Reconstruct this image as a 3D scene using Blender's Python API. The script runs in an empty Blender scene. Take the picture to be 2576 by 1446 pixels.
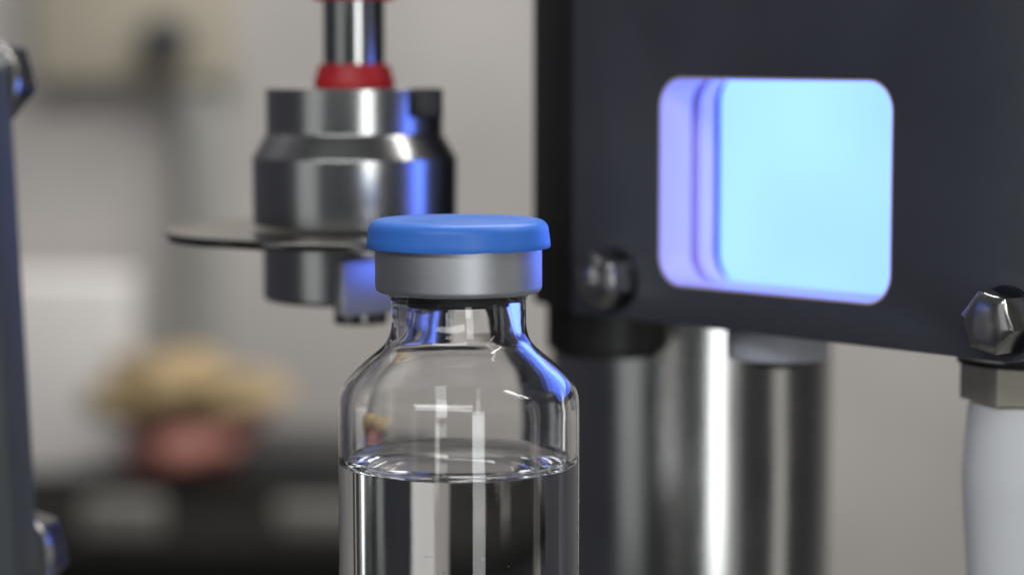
import bpy, bmesh, math, random
from mathutils import Vector, Matrix, noise
random.seed(7)
R = math.radians
S = 0.001                                    # everything below is written in millimetres
scene = bpy.context.scene
COL = scene.collection

# ------------------------------------------------------------------ camera
FPX, CX, CY = 6150.0, 1288.0, 723.0          # focal length and centre, in pixels of a 2576-wide picture
PITCH = R(5.4)
CAM = Vector((0.0, 0.0, 77.0))
cd = bpy.data.cameras.new('camera')
cam = bpy.data.objects.new('camera', cd)
COL.objects.link(cam)
cam.location = CAM * S
cam.rotation_euler = (R(90) - PITCH, 0, 0)
cd.sensor_width = 36.0
cd.lens = 36.0 * FPX / 2576.0
cd.clip_start = 0.01
cd.clip_end = 50
cd.dof.use_dof = True
cd.dof.focus_distance = 0.291
cd.dof.aperture_fstop = 12.0
cd.dof.aperture_blades = 0
scene.camera = cam

# ------------------------------------------------------------------ world, exposure, lamps
w = bpy.data.worlds.new('World')
scene.world = w
w.use_nodes = True
bg = w.node_tree.nodes['Background']
bg.inputs[0].default_value = (0.95, 0.98, 1.0, 1)
bg.inputs[1].default_value = 0.045
scene.view_settings.view_transform = 'Standard'
scene.view_settings.look = 'None'
scene.view_settings.gamma = 1.0
scene.view_settings.exposure = 0.10
scene.cycles.max_bounces = 32
scene.cycles.transmission_bounces = 28
scene.cycles.glossy_bounces = 10
scene.cycles.diffuse_bounces = 5
scene.cycles.use_denoising = True
scene.cycles.sample_clamp_indirect = 6.0
scene.cycles.blur_glossy = 0.2

def area(name, loc, target, sx, sy, radiance, col=(1, 1, 1), shape='RECTANGLE'):
    l = bpy.data.lights.new(name, 'AREA')
    l.shape = shape
    l.size, l.size_y = sx, sy
    l.energy = radiance * math.pi * sx * sy
    l.color = col
    o = bpy.data.objects.new(name, l)
    COL.objects.link(o)
    o.location = loc
    d = Vector(target) - Vector(loc)
    o.rotation_euler = d.to_track_quat('-Z', 'Y').to_euler()
    return o

area('window_lamp', (0.36, -0.72, 0.02), (0.0, 0.3, 0.03), 0.22, 0.60, 4.6, (0.97, 1.0, 1.0))
area('second_window_lamp', (-0.37, -0.745, -0.06), (0.0, 0.3, 0.03), 0.08, 0.22, 2.4, (1.0, 0.97, 0.93))
area('ceiling_lamp', (0.85, 0.20, 1.00), (0.0, 0.35, 0.0), 0.06, 0.55, 20.0, (1.0, 0.98, 0.95))
area('wall_fill', (0.45, 1.0, 1.1), (0.2, 1.5, 0.0), 1.6, 0.35, 14.5, (1.0, 0.97, 0.94))  # added fill that brings up the back wall
area('high_front_fill', (-0.30, -0.75, 0.72), (0.0, 0.3, 0.03), 1.3, 0.22, 6.5, (0.97, 0.99, 1.0))  # added front fill for cap, grip and plate, too high to mirror in the post
area('low_side_fill', (-0.85, -0.35, 0.10), (0.0, 0.3, 0.03), 0.5, 0.7, 0.40, (0.95, 0.98, 1.0))  # added dim source, gives the grey streaks on the left of the metal
area('right_strip_fill', (0.95, 0.12, 0.05), (0.0, 0.35, 0.0), 0.14, 0.9, 0.85, (1.0, 0.95, 0.88))  # added warm strip for a tan reflection in the post

# ------------------------------------------------------------------ pixels to places
def ray(x, y):
    u, v = (x - CX) / FPX, (CY - y) / FPX
    c, s = math.cos(PITCH), math.sin(PITCH)
    return Vector((u, c + v * s, -s + v * c))

def P(x, y, Y):
    d = ray(x, y)
    return CAM + d * (Y / d.y)

def RAD(px, x, y, Y):
    return px / FPX * Y / ray(x, y).y

# ------------------------------------------------------------------ materials
def mat(name, col, rough=0.5, metal=0.0, noise_amt=0.0, noise_scale=300.0, bump=0.0, stretch=None, ior=1.5, rough_var=0.0, spec=0.5):
    m = bpy.data.materials.new(name)
    m.use_nodes = True
    nt = m.node_tree
    b = nt.nodes['Principled BSDF']
    b.inputs['Base Color'].default_value = (*col, 1)
    b.inputs['Roughness'].default_value = rough
    b.inputs['Metallic'].default_value = metal
    b.inputs['IOR'].default_value = ior
    b.inputs['Specular IOR Level'].default_value = spec
    if noise_amt or bump or rough_var:
        tc = nt.nodes.new('ShaderNodeTexCoord')
        mp = nt.nodes.new('ShaderNodeMapping')
        nt.links.new(tc.outputs['Object'], mp.inputs[0])
        if stretch:
            mp.inputs['Scale'].default_value = stretch
        n = nt.nodes.new('ShaderNodeTexNoise')
        n.inputs['Scale'].default_value = noise_scale
        n.inputs['Detail'].default_value = 5
        nt.links.new(mp.outputs[0], n.inputs['Vector'])
        if noise_amt:
            mx = nt.nodes.new('ShaderNodeMix')
            mx.data_type = 'RGBA'
            mx.inputs[6].default_value = (*[c * (1 - noise_amt) for c in col], 1)
            mx.inputs[7].default_value = (*[min(1, c * (1 + noise_amt)) for c in col], 1)
            nt.links.new(n.outputs[0], mx.inputs[0])
            nt.links.new(mx.outputs[2], b.inputs['Base Color'])
        if rough_var:
            mr = nt.nodes.new('ShaderNodeMapRange')
            mr.inputs[3].default_value = rough - rough_var
            mr.inputs[4].default_value = rough + rough_var
            nt.links.new(n.outputs[0], mr.inputs[0])
            nt.links.new(mr.outputs[0], b.inputs['Roughness'])
        if bump:
            bp = nt.nodes.new('ShaderNodeBump')
            bp.inputs['Strength'].default_value = bump
            bp.inputs['Distance'].default_value = 0.0002
            nt.links.new(n.outputs[0], bp.inputs['Height'])
            nt.links.new(bp.outputs[0], b.inputs['Normal'])
    return m

def glass(name, ior, col=(1, 1, 1)):
    m = bpy.data.materials.new(name)
    m.use_nodes = True
    nt = m.node_tree
    for n in list(nt.nodes):
        nt.nodes.remove(n)
    g = nt.nodes.new('ShaderNodeBsdfGlass')
    g.inputs['Color'].default_value = (*col, 1)
    g.inputs['Roughness'].default_value = 0.0
    g.inputs['IOR'].default_value = ior
    o = nt.nodes.new('ShaderNodeOutputMaterial')
    nt.links.new(g.outputs[0], o.inputs[0])
    return m

def emit(name, col, strength):
    m = bpy.data.materials.new(name)
    m.use_nodes = True
    nt = m.node_tree
    b = nt.nodes['Principled BSDF']
    b.inputs['Base Color'].default_value = (0.04, 0.05, 0.06, 1)
    b.inputs['Emission Color'].default_value = (*col, 1)
    tc = nt.nodes.new('ShaderNodeTexCoord')
    n = nt.nodes.new('ShaderNodeTexNoise')
    n.inputs['Scale'].default_value = 28.0
    n.inputs['Detail'].default_value = 1.0
    nt.links.new(tc.outputs['Object'], n.inputs['Vector'])
    rp_ = nt.nodes.new('ShaderNodeValToRGB')
    rp_.color_ramp.elements[0].position = 0.3
    rp_.color_ramp.elements[1].position = 0.7
    rp_.color_ramp.elements[0].color = (col[0] * 0.92, col[1] * 0.90, col[2], 1)
    rp_.color_ramp.elements[1].color = (col[0] * 1.12, col[1] * 1.14, col[2], 1)
    nt.links.new(n.outputs[0], rp_.inputs[0])
    nt.links.new(rp_.outputs[0], b.inputs['Emission Color'])
    b.inputs['Emission Strength'].default_value = strength
    return m

M = {}
M['glass'] = glass('borosilicate_glass', 1.50)
M['liquid_side'] = glass('liquid_against_glass', 1.333 / 1.50)
M['liquid_top'] = glass('liquid_surface', 1.333)
M['bubble'] = glass('air_bubble', 1 / 1.333)
M['cap'] = mat('blue_plastic', (0.06, 0.25, 0.90), 0.42, noise_amt=0.05, noise_scale=900, bump=0.06)
M['seal'] = mat('brushed_aluminium', (0.66, 0.67, 0.70), 0.50, 1.0, noise_amt=0.05, noise_scale=500, stretch=(1, 1, 18), bump=0.05, rough_var=0.05)
M['rubber'] = mat('grey_rubber', (0.05, 0.05, 0.055), 0.6)
M['steel'] = mat('turned_steel', (0.56, 0.56, 0.55), 0.24, 1.0, noise_amt=0.06, noise_scale=160, stretch=(1, 1, 20), bump=0.0, rough_var=0.03)
M['chrome'] = mat('polished_steel', (0.50, 0.50, 0.49), 0.20, 1.0, noise_amt=0.06, noise_scale=90, rough_var=0.05)
M['bolt'] = mat('stainless_bolt', (0.55, 0.54, 0.52), 0.20, 1.0, noise_amt=0.15, noise_scale=700, rough_var=0.10, bump=0.05)
M['dark_bolt'] = mat('blackened_bolt', (0.07, 0.072, 0.08), 0.32, 1.0)
M['nut'] = mat('nickel_nut', (0.72, 0.68, 0.58), 0.28, 0.7, noise_amt=0.1, noise_scale=400)
M['disc'] = mat('dull_steel', (0.22, 0.21, 0.20), 0.22, 1.0, noise_amt=0.15, noise_scale=60)
M['red'] = mat('red_rubber', (0.48, 0.015, 0.022), 0.45)
M['plate'] = mat('dark_painted_plate', (0.064, 0.067, 0.086), 0.42, noise_amt=0.25, noise_scale=45, bump=0.10, rough_var=0.08)
M['black'] = mat('black_anodised', (0.010, 0.010, 0.010), 0.45)
M['reveal'] = mat('violet_tinted_acrylic', (0.86, 0.72, 0.88), 0.35)  # violet of the backlight's glow is tinted into the base colour
M['orange'] = mat('orange_card', (0.42, 0.22, 0.10), 0.7)
M['backlight'] = emit('blue_backlight', (0.41, 0.80, 3.6), 1.0)
M['white_plastic'] = mat('white_plastic', (0.90, 0.91, 0.93), 0.38, noise_amt=0.03, noise_scale=120)
M['alu'] = mat('satin_aluminium', (0.85, 0.84, 0.88), 0.38, 0.9)
M['grey_plastic'] = mat('pale_grey_plastic', (0.46, 0.47, 0.53), 0.55)
M['bracket'] = mat('grey_bracket', (0.12, 0.13, 0.14), 0.55, 0.75, noise_amt=0.15, noise_scale=80)
M['wall'] = mat('warm_grey_wall', (0.45, 0.43, 0.41), 0.9, noise_amt=0.28, noise_scale=7)
M['bench'] = mat('dark_bench', (0.010, 0.010, 0.009), 0.8, spec=0.1, noise_amt=0.2, noise_scale=20)
M['deck'] = mat('steel_deck', (0.10, 0.10, 0.10), 0.4, 0.6, noise_amt=0.1, noise_scale=40)
M['yellow'] = mat('ochre_plastic', (0.34, 0.25, 0.13), 0.6, noise_amt=0.35, noise_scale=25)
M['redbox'] = mat('red_card', (0.38, 0.16, 0.13), 0.7, noise_amt=0.35, noise_scale=25)
M['whitebox'] = mat('white_card', (0.74, 0.72, 0.70), 0.7, noise_amt=0.05, noise_scale=20)
M['greybox'] = mat('grey_green_plastic', (0.17, 0.165, 0.15), 0.6, noise_amt=0.1, noise_scale=20)
M['tan'] = mat('tan_card', (0.40, 0.365, 0.29), 0.7, noise_amt=0.3, noise_scale=18)
M['groove'] = mat('groove_shade_blue', (0.012, 0.018, 0.10), 0.9, spec=0.0)  # shade inside the window grooves, painted as a dark blue base colour
M['pipe'] = mat('grey_green_pipe', (0.27, 0.275, 0.255), 0.6)
M['charcoal'] = mat('charcoal_plastic', (0.05, 0.05, 0.05), 0.5)

# ------------------------------------------------------------------ builders
def empty(name, loc_mm, label, cat, group=None, rot=(0, 0, 0)):
    o = bpy.data.objects.new(name, None)
    COL.objects.link(o)
    o.empty_display_size = 0.01
    o.location = Vector(loc_mm) * S
    o.rotation_euler = rot
    tag(o, label, cat, group)
    return o

def tag(o, label, cat, group=None):
    o['label'] = label
    o['category'] = cat
    if group:
        o['group'] = group

def link(name, me, mats, parent=None, loc=None, rot=None, smooth=True, angle=35):
    o = bpy.data.objects.new(name, me)
    COL.objects.link(o)
    for m in (mats if isinstance(mats, (list, tuple)) else [mats]):
        me.materials.append(m)
    if parent:
        o.parent = parent
    if loc is not None:
        o.location = Vector(loc) * S
    if rot is not None:
        o.rotation_euler = rot
    if smooth:
        me.set_sharp_from_angle(angle=R(angle))
        for p in me.polygons:
            p.use_smooth = True
        me.set_sharp_from_angle(angle=R(angle))
    return o

def lathe_mesh(name, prof, seg=96, fn=None, midx=None):
    """prof: list of (r, z) in mm, walked so that the outside lies to the right of 'up'."""
    vs, fs, mi = [], [], []
    rows = []
    for i, (r, z) in enumerate(prof):
        if r < 1e-6:
            rows.append([len(vs)])
            vs.append((0, 0, z * S))
            continue
        row = []
        for j in range(seg):
            a = 2 * math.pi * j / seg
            rr, zz = (r, z) if fn is None else fn(r, z, a)
            row.append(len(vs))
            vs.append((rr * math.cos(a) * S, rr * math.sin(a) * S, zz * S))
        rows.append(row)
    for i in range(len(rows) - 1):
        A, B = rows[i], rows[i + 1]
        k = 0 if midx is None else midx[i]
        if len(A) == 1 and len(B) == 1:
            continue
        for j in range(seg):
            j2 = (j + 1) % seg
            if len(A) == 1:
                fs.append((A[0], B[j2], B[j]))
            elif len(B) == 1:
                fs.append((A[j], A[j2], B[0]))
            else:
                fs.append((A[j], A[j2], B[j2], B[j]))
            mi.append(k)
    me = bpy.data.meshes.new(name)
    me.from_pydata(vs, [], fs)
    me.update()
    me.polygons.foreach_set('material_index', mi)
    return me

def lathe(name, prof, m, parent=None, loc=None, rot=None, seg=96, angle=35, fn=None):
    return link(name, lathe_mesh(name, prof, seg, fn), m, parent, loc, rot, True, angle)

def fil(pts, r, n=5, which=None):
    """round the inner corners of an open (r,z) profile"""
    out = []
    for i, p in enumerate(pts):
        if i in (0, len(pts) - 1) or (which is not None and i not in which):
            out.append(p)
            continue
        p0, p1, p2 = Vector(pts[i - 1]), Vector(p), Vector(pts[i + 1])
        d0, d2 = p0 - p1, p2 - p1
        rr = min(r, d0.length * 0.45, d2.length * 0.45)
        a, b = p1 + d0.normalized() * rr, p1 + d2.normalized() * rr
        for k in range(n + 1):
            t = k / n
            out.append(tuple(a * (1 - t) ** 2 + p1 * 2 * t * (1 - t) + b * t * t))
    return out

def solid_prof(pts, r=0.3):
    """closed lathe solid from a side profile (bottom to top)"""
    return fil([(0, pts[0][1])] + list(pts) + [(0, pts[-1][1])], r)

def box(name, size, m, parent=None, loc=None, rot=None, bev=0.4, seg=3, taper=1.0):
    bm = bmesh.new()
    bmesh.ops.create_cube(bm, size=1.0)
    for v in bm.verts:
        k = taper if v.co.z > 0 else 1.0
        v.co = Vector((v.co.x * size[0] * k, v.co.y * size[1] * k, v.co.z * size[2])) * S
    if bev:
        bmesh.ops.bevel(bm, geom=list(bm.edges), offset=bev * S, segments=seg, profile=0.5, affect='EDGES')
    me = bpy.data.meshes.new(name)
    bm.to_mesh(me)
    bm.free()
    return link(name, me, m, parent, loc, rot, True, 30)

def rrect(x0, x1, z0, z1, r, n=10, radii=None):
    """rounded rectangle, counter-clockwise from the lower left"""
    rr = radii or (r, r, r, r)
    pts = []
    for (cx, cz, a0, q) in ((x0, z0, 180, rr[0]), (x1, z0, 270, rr[1]), (x1, z1, 0, rr[2]), (x0, z1, 90, rr[3])):
        ox = cx + (q if cx == x0 else -q)
        oz = cz + (q if cz == z0 else -q)
        for k in range(n + 1):
            a = R(a0 + 90 * k / n)
            pts.append((ox + q * math.cos(a), oz + q * math.sin(a)))
    return pts

def slab(name, outer, hole, y0, y1, m, parent, bev=0.0):
    """flat plate in the local XZ plane from y0 to y1 with one hole"""
    bm = bmesh.new()
    def loop(pts):
        v = [bm.verts.new((p[0] * S, y0 * S, p[1] * S)) for p in pts]
        return [bm.edges.new((v[i], v[(i + 1) % len(v)])) for i in range(len(v))]
    es = loop(outer)
    if hole:
        es += loop(hole)
    r = bmesh.ops.triangle_fill(bm, use_beauty=True, edges=es)
    ex = bmesh.ops.extrude_face_region(bm, geom=list(bm.faces))
    for g in ex['geom']:
        if isinstance(g, bmesh.types.BMVert):
            g.co.y = y1 * S
    bmesh.ops.recalc_face_normals(bm, faces=list(bm.faces))
    if bev:
        rim = [e for e in bm.edges if len(e.link_faces) == 2 and e.calc_face_angle(0) > R(60)]
        bmesh.ops.bevel(bm, geom=rim, offset=bev * S, segments=2, profile=0.5, affect='EDGES')
    me = bpy.data.meshes.new(name)
    bm.to_mesh(me)
    bm.free()
    return link(name, me, m, parent, None, None, True, 30)

def tube_frame(name, inner, outer, y0, y1, m, parent):
    """rounded frame with the same number of inner and outer points"""
    n = len(inner)
    vs = []
    for y, ring in ((y0, inner), (y1, inner), (y1, outer), (y0, outer)):
        vs += [(p[0] * S, y * S, p[1] * S) for p in ring]
    fs = []
    for k in range(4):
        k2 = (k + 1) % 4
        for i in range(n):
            j = (i + 1) % n
            fs.append((k * n + i, k * n + j, k2 * n + j, k2 * n + i))
    me = bpy.data.meshes.new(name)
    me.from_pydata(vs, [], fs)
    bm = bmesh.new()
    bm.from_mesh(me)
    bmesh.ops.recalc_face_normals(bm, faces=list(bm.faces))
    bm.to_mesh(me)
    bm.free()
    return link(name, me, m, parent, None, None, True, 30)

def hex_head(name, af, h, m, parent, loc=None, rot=None, dome=0.0, spin=0.0):
    """hex head along local +Z with a chamfered crown; dome adds a rounded end"""
    rc = af / math.sqrt(3)
    seg = 72
    vs, fs, rows = [], [], []
    def hexr(a):
        b = ((a - spin) % R(60)) - R(30)
        return (af / 2) / math.cos(b)
    lev = [(0.0, hexr), (h, hexr)]
    for k in range(1, 10):
        t = k / 9 * math.pi / 2
        fl_ = min(1.0, k / 5)
        sc_ = math.cos(t) * 0.97 + 0.02
        lev.append((h + dome * math.sin(t), (lambda q, w_: (lambda a: q * (hexr(a) * (1 - w_) + af / 2 * 1.03 * w_)))(sc_, fl_)))
    for z, f in lev:
        row = []
        for j in range(seg):
            a = 2 * math.pi * j / seg
            q = f(a)
            row.append(len(vs))
            vs.append((q * math.cos(a) * S, q * math.sin(a) * S, z * S))
        rows.append(row)
    for A, B in zip(rows, rows[1:]):
        for j in range(seg):
            j2 = (j + 1) % seg
            fs.append((A[j], A[j2], B[j2], B[j]))
    fs.append(tuple(reversed(rows[0])))
    fs.append(tuple(rows[-1]))
    me = bpy.data.meshes.new(name)
    me.from_pydata(vs, [], fs)
    me.update()
    return link(name, me, m, parent, loc, rot, True, 24)

# ================================================================== the setting
WALL_Y = 1500.0
def plane_wall():
    bm = bmesh.new()
    bmesh.ops.create_cube(bm, size=1.0)
    for v in bm.verts:
        v.co = Vector((v.co.x * 5.0, v.co.y * 0.05, v.co.z * 2.6))
    me = bpy.data.meshes.new('back_wall')
    bm.to_mesh(me)
    bm.free()
    o = link('back_wall', me, M['wall'], None, (0, WALL_Y + 25, 700), None, False)
    o['kind'] = 'structure'
plane_wall()

o = box('unseen_dark_screen', (30, 1300, 2400), M['plate'], None, (-470, 860, 700), (0, 0, R(6)), 1)  # added out of view to darken reflections in the spindle and vial
o['kind'] = 'structure'
BENCH_Z = -170.0
o = box('rear_bench', (445, 280, 24), M['bench'], None, (-215, WALL_Y - 142, BENCH_Z - 12), None, 2)
o['kind'] = 'structure'
DECK_Z = -160.0
o = box('machine_deck', (900, 560, 12), M['deck'], None, (0, 420, DECK_Z - 6), None, 1)
o['kind'] = 'structure'

# ================================================================== vial
VX, VY = P(1154, 900, 293).x, 293.0
def vz(y):                                    # height at the vial's axis for a picture row
    return P(1154, y, VY).z
def vr(px, y):
    return RAD(px, 1154, y, VY)
vial = empty('glass_vial', (VX, VY, 0), 'clear glass vial with aluminium crimp seal and blue flip cap', 'vial')

rb = vr(303, 1100)
zc = vz(1141)                                 # liquid contact line
zneck = vz(760)
out = [(0, 0.9), (6, 0.75), (10.5, 0.25), (12.2, 0.0), (13.4, 0.25), (14.15, 1.1), (rb, 2.4)]
zz = 4.0
while zz < vz(1040):
    out.append((rb, zz))
    zz += 1.5
for hw, y in ((303, 1030), (303, 1012), (302.3, 1000), (300.5, 988), (297.5, 977.5), (293, 968), (286.5, 958.5), (278.5, 949.5), (269, 940), (257.5, 928.5), (244, 915),
              (230, 903), (217, 892), (203.5, 882), (191, 872), (182.5, 863), (177.5, 853), (174, 843), (171.5, 832), (170, 820), (169.3, 806), (169, 790), (168.5, 775), (168.5, 760), (168.8, 748)):
    out.append((vr(hw, y), vz(y)))
zl0 = vz(741)
out += [(8.3, zl0 + 0.2), (8.9, zl0 + 0.5), (9.3, zl0 + 1.0), (9.45, zl0 + 1.8), (9.45, zl0 + 3.0), (9.2, zl0 + 3.5), (6.6, zl0 + 3.5)]
inn = [(6.35, zl0 + 3.0), (6.3, zl0 + 1.6), (6.3, zl0), (6.32, vz(771)), (6.40, vz(795)), (6.5, vz(815)), (6.72, vz(835)), (7.15, vz(852)), (7.75, vz(865)), (8.6, vz(878)), (9.6, vz(891)),
       (10.7, vz(907)), (11.7, vz(923)), (12.45, vz(938)), (12.85, vz(950)), (13.1, vz(963)), (13.25, vz(980)), (13.3, vz(1000)), (13.3, vz(1030))]
ri = 13.3
ri = rb - 1.15
zz = vz(1030) - 1.2
while zz > zc + 1.6:
    inn.append((ri, zz))
    zz -= 1.2
inn.append((ri, zc))

def refine(pts, step):
    res = [pts[0]]
    for a, b in zip(pts, pts[1:]):
        L = math.dist(a, b)
        n = max(1, int(L / step))
        for k in range(1, n + 1):
            t = k / n
            res.append((a[0] + (b[0] - a[0]) * t, a[1] + (b[1] - a[1]) * t))
    return res
def smooth_prof(pts, it=6):
    pts = [tuple(p) for p in pts]
    for _ in range(it):
        q = list(pts)
        for i in range(1, len(pts) - 1):
            if pts[i][0] < 1e-6:
                continue
            q[i] = tuple(0.25 * pts[i - 1][k] + 0.5 * pts[i][k] + 0.25 * pts[i + 1][k] for k in (0, 1))
        pts = q
    return pts
ZS0, ZS1 = vz(1010), vz(760)
def ripple(inner):
    def fn(r, z, a):
        k = max(0.0, min(1.0, (z - (ZS0 - 1.5)) / 2.5)) * max(0.0, min(1.0, (ZS1 + 3 - z) / 2.0))
        off = 3.7 if inner else 0.0
        n1 = noise.noise(Vector((off, z * 3.4, 0.3 * math.cos(a) + off)))
        n2 = noise.noise(Vector((1.1 * math.cos(a) + off, 1.1 * math.sin(a), z * 0.55)))
        n3 = noise.noise(Vector((4.0 * math.cos(a), 4.0 * math.sin(a) + off, z * 2.6)))
        amp = (0.021 if inner else 0.013) * (1.0 + 1.1 * max(0.0, min(1.0, (z - vz(905)) / 2.0)))
        base = 0.006 * noise.noise(Vector((1.5 * math.cos(a), 1.5 * math.sin(a), z * 0.03 + off)))
        return r + base + k * (amp * n1 + amp * 1.3 * n2 + amp * 0.35 * n3), z
    return fn
fo, fi = ripple(False), ripple(True)
oprof = smooth_prof(refine(out, 0.45), 3)
# inner wall: a constant wall thickness inside the outer one, a little thicker at the neck
ip = []
for i in range(1, len(oprof) - 1):
    (r_, z_) = oprof[i]
    if z_ < zc + 0.3 or z_ > vz(752):
        continue
    t_ = Vector(oprof[i + 1]) - Vector(oprof[i - 1])
    n_ = Vector((t_.y, -t_.x)).normalized()
    k_ = max(0.0, min(1.0, (z_ - vz(870)) / (vz(780) - vz(870))))
    th_ = (rb - ri) + (vr(168.5, 770) - 6.3 - (rb - ri)) * (3 * k_ * k_ - 2 * k_ ** 3)
    ip.append((r_ - n_.x * th_, z_ - n_.y * th_))
ip.reverse()
ip = [(6.35, zl0 + 3.0), (6.3, zl0 + 1.6)] + [p for p in ip if p[1] < zl0 + 0.8 and p[1] > zc + 0.4] + [(ri, zc)]
iprof = smooth_prof(refine(ip, 0.45), 8)
iprof[-1] = (ri, zc)
NO = len(oprof)
prof = oprof + iprof
zsplit = {}
def glass_fn(r, z, a):
    return fo(r, z, a)
SEG = 160
vs, fs, rows = [], [], []
for i, (r, z) in enumerate(prof):
    if r < 1e-6:
        rows.append([len(vs)])
        vs.append((0, 0, z * S))
        continue
    row = []
    f = fo if i < NO else fi
    last = (i == len(prof) - 1)
    for j in range(SEG):
        a = 2 * math.pi * j / SEG
        rr, zq = (r, z) if last else f(r, z, a)
        row.append(len(vs))
        vs.append((rr * math.cos(a) * S, rr * math.sin(a) * S, zq * S))
    rows.append(row)
for A, B in zip(rows, rows[1:]):
    for j in range(SEG):
        j2 = (j + 1) % SEG
        fs.append((A[0], B[j2], B[j]) if len(A) == 1 else (A[j], A[j2], B[j2], B[j]))
me = bpy.data.meshes.new('glass_body')
me.from_pydata(vs, [], fs)
me.update()
link('glass_body', me, M['glass'], vial, None, None, True, 60)

# crimp seal
zs0, zs1 = vz(733), vz(612)
rs = vr(210, 680)
seal = fil([(8.35, zs0 + 0.35), (8.35, zs0), (rs, zs0), (rs, zs1), (rs - 0.35, zs1 + 0.2), (rs - 0.35, zs0 + 0.35), (8.35, zs0 + 0.35)], 1.0, 8, (2,))
def sealfn(r, z, a):
    return r + 0.012 * noise.noise(Vector((2 * math.cos(a), 2 * math.sin(a), z * 0.3))), z + 0.03 * noise.noise(Vector((1.3 * math.cos(a) + 5, 1.3 * math.sin(a), 0)))
lathe('crimp_seal', seal, M['seal'], vial, seg=160, angle=45, fn=sealfn)
# flip-off cap
zb, zt = vz(621), vz(551)
cap = [(0, zb + 1.0), (9.4, zb + 1.0), (10.3, zb + 0.9), (10.45, zb + 0.12), (10.6, zb), (11.0, zb), (11.08, zb + 0.12), (11.02, zb + 0.9), (10.9, zb + 1.7)]
fr = 1.35
cx, cz = 10.86 - fr, zt - fr
for k in range(0, 11):
    a = R(4 + 86 * k / 10)
    cap.append((cx + fr * math.cos(a), cz + fr * math.sin(a)))
cap += [(8.9, zt - 0.03), (8.3, zt - 0.16), (7.7, zt - 0.36), (7.2, zt - 0.46), (6.0, zt - 0.5), (3.0, zt - 0.5), (1.2, zt - 0.5), (0, zt - 0.5)]
def capfn(r, z, a):
    dz = 0.0
    if z < zb + 0.5:
        dz = 0.07 * noise.noise(Vector((2.2 * math.cos(a) + 3, 2.2 * math.sin(a), 1))) + 0.10 * math.exp(-((a - R(290)) / 0.12) ** 2)
    return r + 0.015 * noise.noise(Vector((3 * math.cos(a), 3 * math.sin(a), z))), z + dz
lathe('flip_cap', cap, M['cap'], vial, seg=180, angle=50, fn=capfn)
# rubber stopper
stop = fil([(0, vz(763)), (5.6, vz(763)), (6.15, vz(759)), (6.15, zl0 + 3.55), (9.4, zl0 + 3.55), (9.4, zs1 - 0.2), (0, zs1 - 0.2)], 0.25)
lathe('rubber_stopper', stop, M['rubber'], vial, seg=96)

# liquid: one closed skin, the side lies against the glass and the top is free
lp = [(0, 1.9), (6, 1.8), (10, 1.6), (11.8, 1.9), (12.7, 2.6), (13.1, 3.5), (ri, 5.0)]
zz = 6.0
side = list(lp)
while zz < zc - 0.8:
    side.append((ri, zz))
    zz += 1.2
side.append((ri, zc))
top = [(ri - 0.05, zc - 0.17), (ri - 0.13, zc - 0.34), (ri - 0.26, zc - 0.55), (ri - 0.45, zc - 0.78), (ri - 0.75, zc - 1.02), (ri - 1.15, zc - 1.23),
       (ri - 1.7, zc - 1.40), (ri - 2.4, zc - 1.52), (ri - 3.4, zc - 1.60), (ri - 5, zc - 1.64), (5.5, zc - 1.655), (2.5, zc - 1.66), (0, zc - 1.66)]
lprof = side + top
mi = [0 if i < len(side) - 1 else 1 for i in range(len(lprof) - 1)]
lm = lathe_mesh('liquid', lprof, SEG, None, mi)
liq = link('liquid', lm, [M['liquid_side'], M['liquid_top']], None, (VX, VY, 0), None, True, 60)
tag(liq, 'clear colourless liquid half filling the glass vial', 'liquid')
bub = lathe_mesh('bubble', [(0, -1)] + [(math.cos(R(t)), math.sin(R(t))) for t in range(-70, 71, 20)] + [(0, 1)], 16)
first = True
for (x, y, dy, r) in ((1226, 1404, -11.6, 0.13), (1112, 1436, -11.0, 0.14), (1058, 1398, -11.5, 0.10), (1073, 1397, -11.0, 0.08), (1095, 1440, -11.4, 0.08), (1300, 1421, -10.2, 0.07), (1010, 1370, -10.5, 0.06)):
    p = P(x, y, VY + dy)
    # seen through the curved wall the bubble looks further out than it is
    b = bpy.data.objects.new('bubble', bub)
    COL.objects.link(b)
    if first:
        bub.materials.append(M['bubble'])
        for q in bub.polygons:
            q.use_smooth = True
        first = False
    b.parent = liq
    b.location = Vector(((p.x - VX) * 0.80, dy * 0.95, p.z)) * S
    b.scale = (r, r, r)

# platform the vial stands on
plat = empty('vial_platform', (VX, VY, DECK_Z), 'round steel platform carrying the glass vial', 'platform')
lathe('column', solid_prof([(11, 0), (11, -DECK_Z - 8)]), M['steel'], plat)
lathe('disc', solid_prof([(26, -DECK_Z - 8), (26, -DECK_Z)], 0.6), M['steel'], plat)

# ================================================================== capping spindle
SX_, SY_ = P(893, 450, 356).x, 356.0
def sz(y):
    return P(893, y, SY_).z
def sr(px):
    return RAD(px, 893, 450, SY_)
sp = empty('capping_spindle', (SX_, SY_, 0), 'steel capping spindle with red rings and scalloped disc behind the vial', 'spindle')
ARM_Z = sz(-900)
lathe('rod', solid_prof([(sr(77), sz(230)), (sr(77), ARM_Z + 10)]), M['chrome'], sp)
for (y0, y1) in ((222, 162), (2, -58)):
    lathe('rubber_ring', fil([(sr(76), sz(y0)), (sr(100), sz(y0)), (sr(102), sz(y0 - 14)), (sr(94), sz(y0 - 38)), (sr(88), sz(y1)), (sr(76), sz(y1))], 0.35), M['red'], sp)
body = [(sr(256), sz(562)), (sr(257), sz(395)), (sr(226), sz(340)), (sr(222), sz(334)), (sr(222), sz(222))]
lathe('collar_body', solid_prof(body, 0.15), M['steel'], sp, seg=128, angle=14)
# milled dark block on the right of the collar
box('clamp_block', (sr(70), sr(120), sr(70)), M['black'], sp, (sr(180), -sr(110), sz(257)), (0, 0, R(12)), 0.3)
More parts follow.
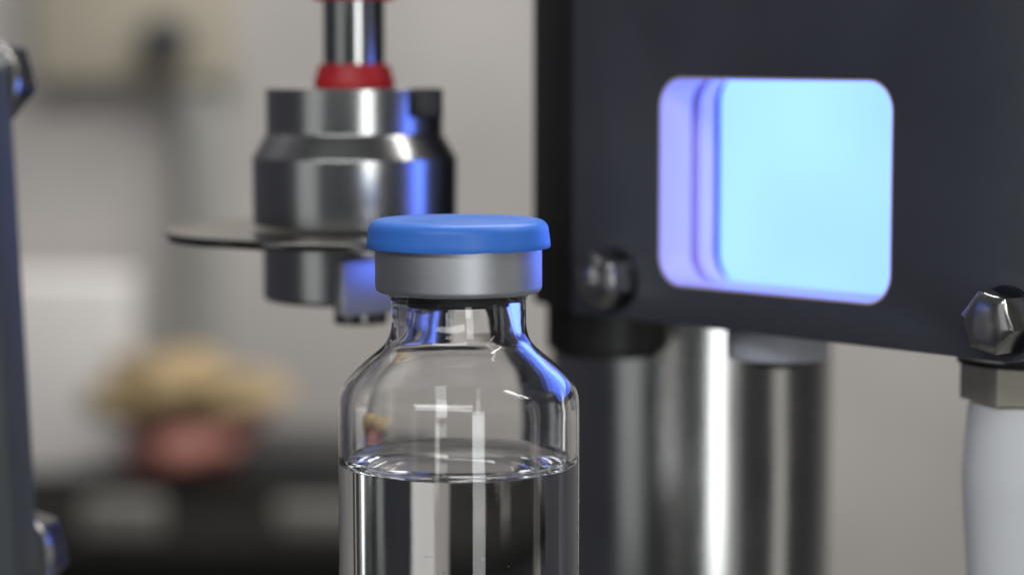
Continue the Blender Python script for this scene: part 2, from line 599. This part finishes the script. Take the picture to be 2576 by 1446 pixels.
# scalloped disc
zf = sz(585)
def discfn(r, z, a):
    if r > sr(250):
        q = a - R(237)
        q = (q + math.pi) % (2 * math.pi) - math.pi
        per = R(45)
        m_ = ((q + per / 2) % per) - per / 2
        d = sr(13) * math.exp(-(m_ / R(8.5)) ** 2)
        return r - d, z
    return r, z
th = sr(11)
lathe('scalloped_disc', fil([(0, zf - th), (sr(300), zf - th), (sr(484), zf - th), (sr(486), zf), (sr(484), zf + th), (sr(300), zf + th), (0, zf + th)], 0.25), M['disc'], sp, seg=240, fn=discfn)
lathe('lower_hub', solid_prof([(sr(222), sz(752)), (sr(232), sz(744)), (sr(232), sz(600))], 0.5), M['steel'], sp)
fx = P(938, 690, SY_ - sr(235))
box('flat_block', (sr(215), sr(30), sr(134)), M['alu'], sp, (fx.x - SX_, -sr(235), sz(697)), (0, 0, R(44)), 0.25)
lathe('stop_pin', solid_prof([(sr(66), sz(796)), (sr(66), sz(750))]), M['disc'], sp, (sr(22), -sr(150), 0))

# ================================================================== backlight panel on its slanted plate
PL = Vector((8.8, 357.0, 0.0))
PR = Vector((59.6, 300.0, 0.0))
T = (PR - PL).normalized()
NB = Vector((-T.y, T.x, 0))                   # into the plate, away from the camera
phi = math.atan2(T.y, T.x)
def on_plate(x, y, off=0.0):
    d = ray(x, y)
    k = ((PL + NB * off) - CAM).dot(NB) / d.dot(NB)
    q = CAM + d * k
    return (q - PL).dot(T), q.z
panel = empty('backlight_panel', (PL.x, PL.y, 0), 'dark grey slanted machine plate with a glowing blue square window', 'machine panel', rot=(0, 0, phi))
s0, _ = 0.0, 0
sw0, _z = on_plate(1661, 460)
sw1, _z = on_plate(2239, 460)
_s, zw1 = on_plate(2150, 206)
_s, zw0 = on_plate(2150, 757)
_s, zp0 = on_plate(2400, 897)
s_end, _z = on_plate(2612, 850)
_s, zp1 = on_plate(2400, -330)
hole = rrect(sw0, sw1, zw0, zw1, 3.9, 12)
outer = rrect(0.0, s_end, zp0, zp1, 1, 8, (0.4, 4.5, 3, 0.4))
slab('mounting_plate', outer, rrect(sw0 - 0.35, sw1 + 0.35, zw0 - 0.35, zw1 + 0.35, 4.2, 12), 0.0, 3.0, M['plate'], panel, 0.25)
# bent flange running back from the plate's left end
L = 17.0
fd = Vector((-0.35, 0.94, 0)).normalized()
fl = box('side_flange', (L, 2.6, zp1 - zp0), M['black'], panel, None, None, 0.4)
mid = PL + fd * (L / 2) + Vector((1.5, 0.6, 0))
loc = Vector(((mid - PL).dot(T), (mid - PL).dot(NB), (zp0 + zp1) / 2))
fl.location = loc * S
fl.rotation_euler = (0, 0, math.atan2(fd.y, fd.x) - phi)
# window reveal: two stacked frames with a groove behind each, then the diffuser
e = 5.0
def fr_(g):
    return rrect(sw0 - g, sw1 + g, zw0 - g, zw1 + g, 3.9 + g * 0.7, 12)
tube_frame('hole_liner', fr_(0.0), fr_(0.33), 0.12, 3.0, M['reveal'], panel)
tube_frame('window_frame', fr_(0.12), fr_(e), 3.05, 6.3, M['reveal'], panel)
tube_frame('spacer_frame', fr_(2.2), fr_(e), 6.35, 8.3, M['groove'], panel)
tube_frame('window_frame', fr_(0.30), fr_(e), 8.35, 11.3, M['reveal'], panel)
tube_frame('spacer_frame', fr_(1.3), fr_(e), 11.35, 13.4, M['groove'], panel)
slab('light_diffuser', fr_(1.25), None, 13.45, 14.6, M['backlight'], panel, 0.0)
tube_frame('diffuser_frame', fr_(1.3), fr_(e), 13.45, 14.6, M['black'], panel)
slab('rear_cover', fr_(e + 0.4), None, 14.7, 17.5, M['black'], panel, 0.3)
tube_frame('box_shell', fr_(e + 0.05), fr_(e + 0.8), 3.05, 14.6, M['black'], panel)

def make_bolt(parent, loc, rot, spin, dome, label=None):
    b = hex_head('bolt', 7.0, 3.4, M['bolt'], parent, loc, rot, dome, spin)
    wsh = lathe('washer', solid_prof([(4.35, -0.75), (4.35, -0.02)], 0.15), M['dark_bolt'], b, seg=72)
    return b
for (x, y, sp_) in ((2536, 806, R(50)), (1552, 700, R(38))):
    s_, z_ = on_plate(x, y)
    make_bolt(panel, (s_, -0.75, z_), (R(90), 0, 0), sp_, 0.75)

# round light-grey spacer under the light box
q = P(1956, 899, 341)
spc = empty('round_spacer', (q.x, q.y, 0), 'pale grey round spacer under the blue lit window', 'spacer')
lathe('spacer_body', solid_prof([(RAD(128, 1956, 880, 341), q.z), (RAD(128, 1956, 880, 341), zw0 - 6.3)], 0.3), M['grey_plastic'], spc)
lathe('spacer_flange', solid_prof([(RAD(60, 1956, 880, 341), q.z - 1.2), (RAD(60, 1956, 880, 341), q.z - 0.02)], 0.2), M['black'], spc)

# black collar behind the plate's lower left corner
q = P(1531, 888, 371)
blk = empty('black_collar', (q.x, q.y, 0), 'black round clamp collar behind the lower corner of the dark plate', 'collar')
rr = RAD(156, 1531, 850, 371)
lathe('collar_ring', solid_prof([(rr, q.z + 1.0), (rr, q.z + 26)], 0.5), M['black'], blk)
lathe('collar_lip', solid_prof([(rr - 1.2, q.z), (rr - 1.2, q.z + 0.98)], 0.3), M['black'], blk)

# big polished post
def postfn(r, z, a):
    return r + 0.22 * noise.noise(Vector((1.2 * math.cos(a) + 4, 1.2 * math.sin(a), z * 0.035))), z
q = P(1736, 1100, 404)
post = empty('support_post', (q.x, q.y, DECK_Z), 'thick polished steel post below the slanted dark plate', 'post')
rp = RAD(354, 1736, 1100, 404)
lathe('post_shaft', refine(solid_prof([(rp, 6.02), (rp, ARM_Z - DECK_Z)]), 6.0), M['chrome'], post, seg=128, fn=postfn)
lathe('post_base', solid_prof([(rp + 9, 0), (rp + 9, 6)], 0.8), M['steel'], post)
# overhead arm that carries the spindle, above the picture
pa, pb = Vector((SX_, SY_, 0)), Vector((q.x, q.y, 0))
am = (pa + pb) / 2
ln = (pb - pa).length + 60
arm = empty('overhead_arm', (am.x, am.y, ARM_Z), 'dark machine arm joining the post to the spindle rod above', 'machine arm', rot=(0, 0, math.atan2(pb.y - pa.y, pb.x - pa.x)))
box('arm_beam', (ln, 40, 16), M['black'], arm, (0, 0, 18), None, 1)
box('arm_plate', (ln * 0.9, 30, 10), M['plate'], arm, (0, 0, 5), None, 0.6)

# white handle with a hexagonal collar nut
HX, HY = P(2592, 1100, 318).x, 318.0
def hz(y):
    return P(2592, y, HY).z
def hr(px):
    return RAD(px, 2592, 1050, HY)
hd = empty('white_grip', (HX, HY, 0), 'white plastic rounded grip hanging under the plate by a steel hex nut', 'grip')
hb = [(hr(120), DECK_Z + 60), (hr(138), hz(1900)), (hr(152), hz(1446)), (hr(161), hz(1320)), (hr(168), hz(1225)), (hr(169), hz(1195)), (hr(164), hz(1110)), (hr(157), hz(1022)), (hr(150), hz(1008))]
lathe('grip_body', smooth_prof(refine(solid_prof(hb, 0.5), 2.0), 2), M['white_plastic'], hd, seg=128, angle=50)
hn = hex_head('hex_nut', hr(180) * math.sqrt(3), hz(912) - hz(1003), M['nut'], hd, (0, 0, hz(1003)), None, 0.02, R(168))
lathe('washer', solid_prof([(hr(186), hz(911)), (hr(186), hz(897))], 0.2), M['black'], hd)
lathe('stud', solid_prof([(hr(70), hz(896)), (hr(70), hz(500))], 0.3), M['bolt'], hd)

# ================================================================== bracket at the left edge, in front of the focus
bn = Vector((0.312, 0.95, 0))                  # its inner face looks to the vial side
be = Vector((0.95, -0.312, 0))                 # its free edge looks right
A0 = P(40, 300, 240)
br = empty('side_bracket', (A0.x, A0.y, 0), 'grey steel bracket with dark bolts standing at the left of the vial', 'bracket', rot=(0, R(-2.6), math.atan2(be.y, be.x)))
# local X = be, local Y = bn
zA0, zA1 = P(20, 1900, 240).z, P(20, 150, 240).z
slabz = rrect(-46, 0, DECK_Z + 2, zA1, 1.0, 6)
slab('bracket_plate', slabz, None, 0.0, 5.2, M['bracket'], br, 0.35)
for (x, y, dz) in ((30, 195, 0), (72, 1395, 0)):
    zb_ = P(x, y, 246).z
    b = hex_head('bolt', 8.0, 3.6, M['dark_bolt'], br, ((-4.0 if y < 500 else -3.4), 6.0, zb_), (R(-90), 0, 0), 1.2, 0.3)
    lathe('washer', solid_prof([(4.6, -0.75), (4.6, -0.02)], 0.15), M['bolt'], b, seg=72)

# ================================================================== out-of-focus things on the rear bench
def span(x0, x1, y0, y1, Y):
    a, b = P(x0, y1, Y), P(x1, y0, Y)
    return a, b
def bbox(name, x0, x1, ytop, Y, depth, m, bev, zbot=None, taper=1.0):
    a, b = P(x0, ytop, Y), P(x1, ytop, Y)
    z0 = BENCH_Z if zbot is None else zbot
    return box(name, (b.x - a.x, depth, a.z - z0), m, None, ((a.x + b.x) / 2, Y + depth / 2, (a.z + z0) / 2), None, bev, 4, taper)

o = bbox('white_carton', -160, 318, 700, 1435, 50, M['whitebox'], 3)
tag(o, 'blurred white carton on the bench behind the left bracket', 'carton')
# soft lumpy pouches, far out of focus
def pouch(name, x, y, hwx, hwy, Y, depth, m, seed, label, cat):
    c = P(x, y, Y)
    rx, rz = RAD(hwx, x, y, Y), RAD(hwy, x, y, Y)
    bm = bmesh.new()
    bmesh.ops.create_icosphere(bm, subdivisions=4, radius=1.0)
    for v in bm.verts:
        n_ = v.co.normalized()
        k = 1 + 0.45 * noise.noise(n_ * 1.7 + Vector((seed, 0, 0))) + 0.14 * noise.noise(n_ * 4 + Vector((0, seed, 0)))
        v.co = Vector((n_.x * rx * k, n_.y * depth * k, n_.z * rz * k)) * S
    lo = min(v.co.z for v in bm.verts)
    me = bpy.data.meshes.new(name)
    bm.to_mesh(me)
    bm.free()
    o = link(name, me, m, None, c, None, True, 60)
    tag(o, label, cat)
    return o, c.z + lo / S
rd, _zl = pouch('red_pouch', 472, 1122, 185, 118, 1400, 22, M['redbox'], 3.1, 'blurred red pouch on the bench under the ochre pouch', 'pouch')
rd.location.z += (BENCH_Z - _zl) * S
pouch('ochre_pouch', 468, 985, 225, 95, 1400, 26, M['yellow'], 8.4, 'blurred ochre yellow pouch lying on top of the red pouch', 'pouch')
# dark box beside
o = bbox('dark_case', 600, 1010, 1110, 1380, 60, M['charcoal'], 3)
tag(o, 'blurred dark case on the bench beside the red box', 'case')
o = bbox('grey_tray', 200, 400, 1265, 1240, 18, M['greybox'], 2)
tag(o, 'blurred small grey tray on the bench in front of the white carton', 'tray')
o = bbox('grey_block', 690, 900, 1270, 1250, 16, M['greybox'], 2)
tag(o, 'blurred grey block on the bench in front of the dark case', 'block')
# upright pipe
q = P(500, 600, 1480)
pipe = empty('upright_pipe', (q.x, 1480, BENCH_Z), 'blurred grey green upright pipe in front of the wall', 'pipe')
lathe('pipe_shaft', solid_prof([(13, 5.02), (13, P(500, 235, 1480).z - BENCH_Z)], 2), M['pipe'], pipe)
lathe('pipe_foot', solid_prof([(16, 0), (16, 5)], 1), M['greybox'], pipe)
# tan wall cabinet with a dark knob
a, b = P(40, 215, 1440), P(560, -220, 1440)
cab = empty('wall_cabinet', ((a.x + b.x) / 2, WALL_Y - 1, a.z), 'blurred tan wall cabinet with one dark knob', 'cabinet')
box('cabinet_body', (b.x - a.x, 14, b.z - a.z), M['tan'], cab, (0, -7, (b.z - a.z) / 2), None, 4)
kq = P(385, 105, 1430)
lathe('knob', solid_prof([(10, 0), (16, 6), (15, 18)], 3), M['charcoal'], cab, (kq.x - (a.x + b.x) / 2, -14.1, kq.z - a.z), (R(90), 0, 0))
